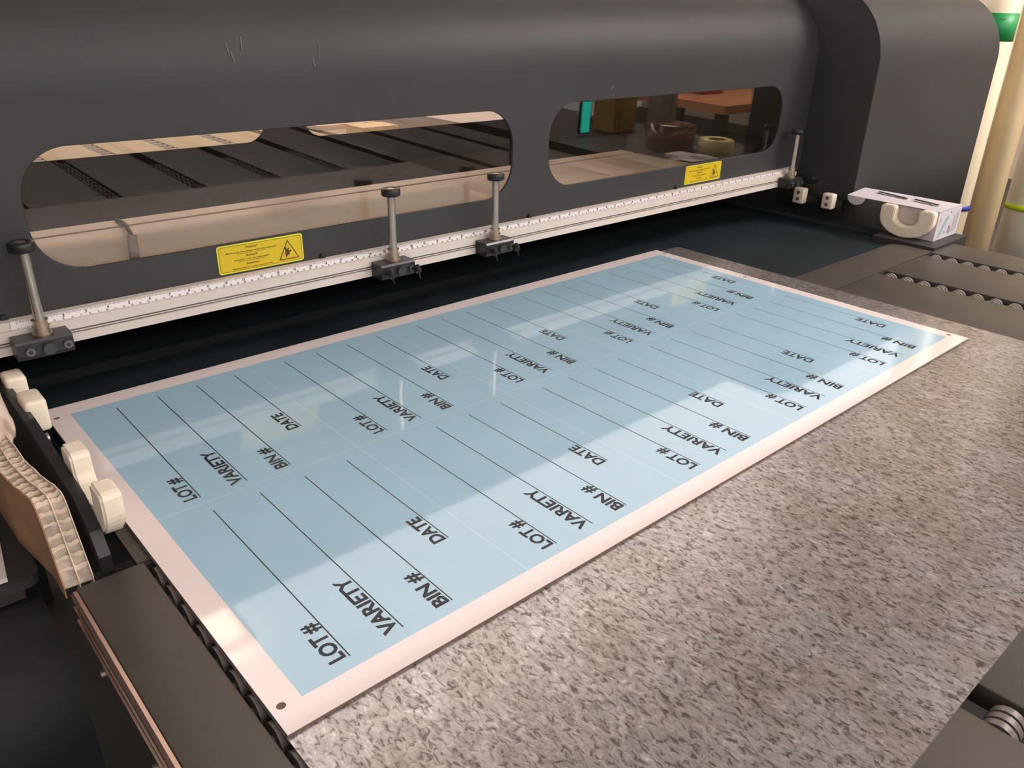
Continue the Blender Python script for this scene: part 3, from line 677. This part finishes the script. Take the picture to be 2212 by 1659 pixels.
for layer, (d0, d1) in enumerate(((.001, .0114), (.0125, .0238))):
    y = .290
    while y < .500:
        if y < .335: y += .0062
        else: y += .0112
        j = rnd.uniform(-.0014, .0014); z = htop(min(y, .506)) - rnd.uniform(.0002, .0018); z2 = htop(min(y, .506)) - rnd.uniform(.0002, .0022)
        xa, xb = hx(y) - d0, hx(y) - d1; k = 6; pts = []
        for s_ in range(k + 1):
            f_ = s_ / k; pts.append((xa + (xb - xa) * f_, y + j * f_ + .0007 * math.sin(f_ * PI) * (1 if layer else -1), z + (z2 - z) * f_ + .0007 * math.sin(f_ * 9 + y * 77)))
        vs = []
        for p in pts: vs += [(p[0], p[1], p[2] - .02), p, (p[0], p[1] + .0007 + rnd.uniform(0, .0007), p[2]), (p[0], p[1] + .0007, p[2] - .02)]
        fs = []
        for i in range(k):
            a = i * 4; fs += [(a, a + 4, a + 5, a + 1), (a + 1, a + 5, a + 6, a + 2), (a + 2, a + 6, a + 7, a + 3)]
        cellm.add(vs, fs)
cellm.build('honeycomb_ribs', 'comb', hb)
fl = MB(); vs = []
for y in ys: vs += [(hx(y) - .001, y, htop(y) - .0045 - .0016 * math.sin(y * 560) ** 2), (hx(y) - .0238, y, htop(y) - .0045 - .0016 * math.cos(y * 520) ** 2)]
fl.add(vs, [(2 * i, 2 * i + 1, 2 * i + 3, 2 * i + 2) for i in range(len(ys) - 1)]).build('crushed_cells', 'comb_dark', hb)
# crumpled pale foam behind
bm = bmesh.new(); bmesh.ops.create_icosphere(bm, subdivisions=5, radius=1)
from mathutils import noise as mnoise
for v in bm.verts:
    p = v.co.copy(); d = mnoise.noise(p * 1.7) * .22 + mnoise.noise(p * 4.1) * .08
    v.co = p * (1 + d)
bmesh.ops.scale(bm, vec=(.022, .100, .040), verts=bm.verts)
bmesh.ops.translate(bm, vec=(-.063, .575, .052), verts=bm.verts)
fo = MB(); fo.bm(bm, True)
tag(fo.build('foam_padding', 'foam'), 'crumpled pale foam padding behind the honeycomb board at the left edge', 'foam')
# lower left: dark plates and pedestal with rounded shoulder, light board
tag(MB().prism(rrect(-.45, .340, -.0775, .495, .014, 6), 'z', -.040, -.030).build('side_shelf', 'charcoal'), 'dark rounded-corner shelf plate left of the honeycomb board', 'plate')
tag(MB().add([(-.30, .345, -.0285), (-.1035, .345, -.0285), (-.0935, .43, -.0285), (-.30, .43, -.0285), (-.30, .345, -.024), (-.1035, .345, -.024), (-.0935, .43, -.024), (-.30, .43, -.024)],
    [(0, 3, 2, 1), (4, 5, 6, 7), (0, 1, 5, 4), (1, 2, 6, 5), (2, 3, 7, 6), (3, 0, 4, 7)]).build('offcut_board', 'whitebox'), 'pale grey offcut board at the very left edge', 'board')
r = .10
po = [(.334, -.045)] + [(.334 - .01 - r * math.sin(a), -.045 - r + r * math.cos(a)) for a in [i * (PI / 2) / 14 for i in range(15)]] + [(.214, FLOOR), (.334, FLOOR)]
pm = MB(); pm.prism(po, 'x', -.60, -.083); pm.sm = [True] * (len(po)) + [False, False]
tag(pm.build('pedestal', 'pedestal'), 'dark pedestal with rounded shoulder below the left end of the table', 'pedestal')
tag(MB().rbox(-.085, .02, -.34, -.02, .10, -.28, .012).cyl((-.05, .06, -.34), (-.05, .06, FLOOR), .02).build('adjuster_foot', 'black_metal'), 'black adjuster foot in the shadow below the table at lower left', 'foot')

# ================================================================== OUTFEED TABLE behind
def outfeed():
    t = thing('outfeed_table', (.85, 2.1, FLOOR), 'cream outfeed table with roller slots seen through the left window', 'table')
    xs = [XL]
    for s_ in SLOTS: xs += [s_ + .022, s_ + .022 + SW + .006]
    xs.append(1.735)
    for i in range(0, len(xs), 2): MB().rbox(xs[i], 1.42, -.025, xs[i + 1], 2.88, -.004, .001, 2).build('table_plate', 'outplate', t)
    for s_ in SLOTS:
        s2 = s_ + .022; MB().box(s2, 1.42, -.04, s2 + SW + .006, 2.88, -.034).build('slot_liner', 'belt_side', t)
    for si in (2, 3, 4, 5):
        s2 = SLOTS[si] + .022; y = 2.35
        while y < 2.84:
            MB().cyl((s2 + .003, y, -.0175), (s2 + SW + .003, y, -.0175), .013, n=16).build('roller', 'binder', t); y += .047
    MB().box(XL + .02, 1.42, -.10, XR - .06, 2.85, -.042).build('table_frame', 'charcoal_dark', t)
    MB().box(XL, 2.885, -.03, XR, 2.93, .004).build('end_rail', 'outplate', t)
    for lx in (.0, 1.65):
        for ly in (1.45, 2.75): MB().box(lx, ly, FLOOR, lx + .05, ly + .05, -.10).build('leg', 'charcoal_dark', t)
outfeed()
tag(MB().box(1.50, 2.30, -.0038, 1.66, 2.42, .030).build('card_box', 'orangebox'), 'small pale orange card box on the outfeed table behind the left window', 'box')
tag(MB().box(1.45, 2.55, -.0038, 1.72, 2.80, .012).build('card_stack', 'pinkpaper'), 'pale pink stack of card behind the pale orange box on the outfeed table', 'card')
tag(MB().box(1.95, 2.1, FLOOR, 2.9, 3.3, .02).build('storage_unit', 'whitebox'), 'pale storage unit standing past the outfeed table', 'storage unit')

# ================================================================== TUBES AT RIGHT
def tube(x, y, r, m, label, z0=FLOOR, z1=1.2):
    t = thing('plastic_tube', (x, y, z0), label, 'tube', 'long tubes standing behind the end cabinet')
    t_ = MB(); t_.lathe((x, y, 0), [(r * .93, z1), (r, z1), (r, z0), (r * .93, z0), (r * .93, z1)], 40); t_.build('tube_wall', m, t)
    return t
def on_arc(m, x, y, r, a0, a1, z0, z1, n=10, th=.001):
    vs = []
    for i in range(n + 1):
        a = a0 + (a1 - a0) * i / n
        for rr in (r + .0004, r + th): 
            vs += [(x + rr * math.cos(a), y + rr * math.sin(a), z0), (x + rr * math.cos(a), y + rr * math.sin(a), z1)]
    fs = []
    for i in range(n):
        o = i * 4; fs += [(o + 2, o + 6, o + 7, o + 3), (o + 4, o, o + 1, o + 5), (o + 1, o + 3, o + 7, o + 5), (o, o + 4, o + 6, o + 2)]
    fs += [(0, 1, 3, 2), (n * 4, n * 4 + 2, n * 4 + 3, n * 4 + 1)]
    return m.add(vs, fs, True)
CAMX, CAMY = -.1548, -.3936
def facing(x, y): return math.atan2(CAMY - y, CAMX - x)
T1 = tube(2.535, .56, .052, 'cream', 'cream plastic tube nearest the end cabinet, with green label near its top')
T2 = tube(2.625, .49, .040, 'tan', 'tan plastic tube between the cream tube and the pale tube')
T3 = tube(2.725, .395, .070, 'pale', 'wide pale tube at the right edge with a lime tie')
T4 = tube(2.88, .62, .060, 'cream', 'cream tube standing behind the pale tube at the right edge')
a = facing(2.535, .56)
on_arc(MB(), 2.535, .56, .052, a - .55, a + 1.25, .396, .468, 16, .0012).build('green_label', 'green', T1)
on_arc(MB(), 2.535, .56, .052, a - 1.3, a - .62, .396, .468, 10, .0012).build('green_label', 'green', T1)
on_arc(MB(), 2.535, .56, .052, a - .62, a - .55, .392, .472, 3, .0014).build('label_edge', 'label_white', T1)
gt = MB(); put_text(gt, 'TUFF', (2.535 + .0536 * math.cos(a + .05), .56 + .0536 * math.sin(a + .05), .448), (-math.sin(a), math.cos(a), 0), (0, 0, 1), width=.018, cap=.006)
gt.build('label_print', 'green_ink', T1)
tt = MB(); a3 = facing(2.725, .395)
o = on_arc(MB(), 2.535, .56, .052, a - 1.5, a + 1.5, -.083, -.069, 20, .004).build('band', 'blue_tie'); tag(o, 'blue tie around the cream tube beside the glove carton', 'tie')
o = on_arc(MB(), 2.725, .395, .070, a3 - 1.25, a3 - .1, -.082, -.066, 16, .004).build('band', 'lime_tie'); tag(o, 'lime green tie around the wide pale tube', 'tie')

# ================================================================== BENCH BESIDE THE TABLE (mirrored in the right window)
ZB = -.030
sb = thing('side_bench', (2.6, -.5, FLOOR), 'dark side bench right of the feed table, mirrored in the right window', 'bench')
MB().box(1.98, -1.5, ZB - .04, 2.62, .10, ZB).build('bench_top', 'bench', sb)
for lx, ly in ((2.0, -1.45), (2.55, -1.45), (2.0, .03), (2.55, .03)): MB().box(lx, ly, FLOOR, lx + .05, ly + .05, ZB - .04).build('leg', 'bench', sb)
def ring_roll(x, y, z, R, r, h, m, core, name, label, cat):
    t = thing(name, (x, y, z), label, cat)
    MB().lathe((x, y, z), [(r, 0), (R, 0), (R, h), (r, h)], 48).build('roll', m, t)
    MB().lathe((x, y, z), [(r - .003, 0), (r, .0), (r, h), (r - .003, h), (r - .003, 0)], 36).build('core', core, t)
    return t
ring_roll(2.325, .020, ZB, .060, .033, .055, 'tape', 'carton', 'tape_roll', 'masking tape roll on the side bench, mirrored in the right window', 'tape')
ring_roll(2.285, -.150, ZB, .085, .020, .085, 'wrap', 'carton', 'film_roll', 'brown film-wrapped roll beside the masking tape roll', 'roll')
tag(MB().box(2.425, -.385, ZB, 2.485, -.325, .55).build('bench_post', 'post'), 'upright grey post behind the film-wrapped roll', 'post')
tag(MB().box(2.505, -.352, ZB, 2.530, -.327, .55).build('bench_post', 'post'), 'thin grey post just right of the upright grey post', 'post')
tag(MB().box(2.33, -.58, ZB, 2.46, -.47, .16).build('ochre_box', 'carton'), 'ochre box on the side bench, mirrored in the right window', 'box')
sc = thing('status_screen', (2.17, -.475, ZB), 'small glowing teal screen mirrored in the right window', 'screen')
MB().box(2.150, -.490, ZB + .008, 2.205, -.478, .10).build('screen_casing', 'black', sc)
MB().box(2.154, -.478, ZB + .012, 2.200, -.4765, .095).build('screen_face', 'screen', sc)
sh = thing('wooden_table', (3.6, -.8, FLOOR), 'orange wooden table mirrored in the top of the right window', 'table')
MB().box(3.30, -1.5, -.045, 4.1, -.62, -.005).build('table_top', 'wood', sh)
for lx, ly in ((3.32, -1.48), (4.03, -1.48), (3.32, -.69), (4.03, -.69)): MB().box(lx, ly, FLOOR, lx + .05, ly + .05, -.045).build('leg', 'bench', sh)
tag(MB().rbox(3.55, -1.10, -.0045, 3.75, -.95, .04, .01).build('red_bundle', 'red'), 'red bundle lying on the orange wooden table', 'cloth')
bn = thing('storage_rack', (2.95, -.55, FLOOR), 'dark storage rack with grey bins beyond the side bench', 'rack')
MB().box(2.70, -.75, -.40, 3.15, -.15, -.36).box(2.70, -.75, FLOOR, 2.73, -.72, -.40).box(3.12, -.75, FLOOR, 3.15, -.72, -.40).box(2.70, -.18, FLOOR, 2.73, -.15, -.40).box(3.12, -.18, FLOOR, 3.15, -.15, -.40).build('rack_frame', 'bench', bn)
for y in (-.70, -.50, -.32):
    tag(MB().rbox(2.80, y, -.3595, 2.96, y + .14, -.15, .006).build('grey_bin', 'binder'), {-.70: 'grey bin farthest from the printer on the dark rack', -.50: 'grey bin in the middle of the dark rack', -.32: 'grey bin closest to the printer on the dark rack'}[y], 'bin', 'grey bins on the rack')
tag(MB().lathe((2.515, -.72, ZB), [(.0, .0), (.085, .0), (.095, .030), (.090, .030), (.082, .004), (.0, .004)], 40).build('round_tray', 'rim'), 'round blue-grey tray behind the posts on the side bench', 'tray')
tag(MB().rbox(2.10, -.03, ZB, 2.19, .06, ZB + .02, .006).build('white_packet', 'whitebox'), 'pale packet in front of the masking tape roll', 'packet')
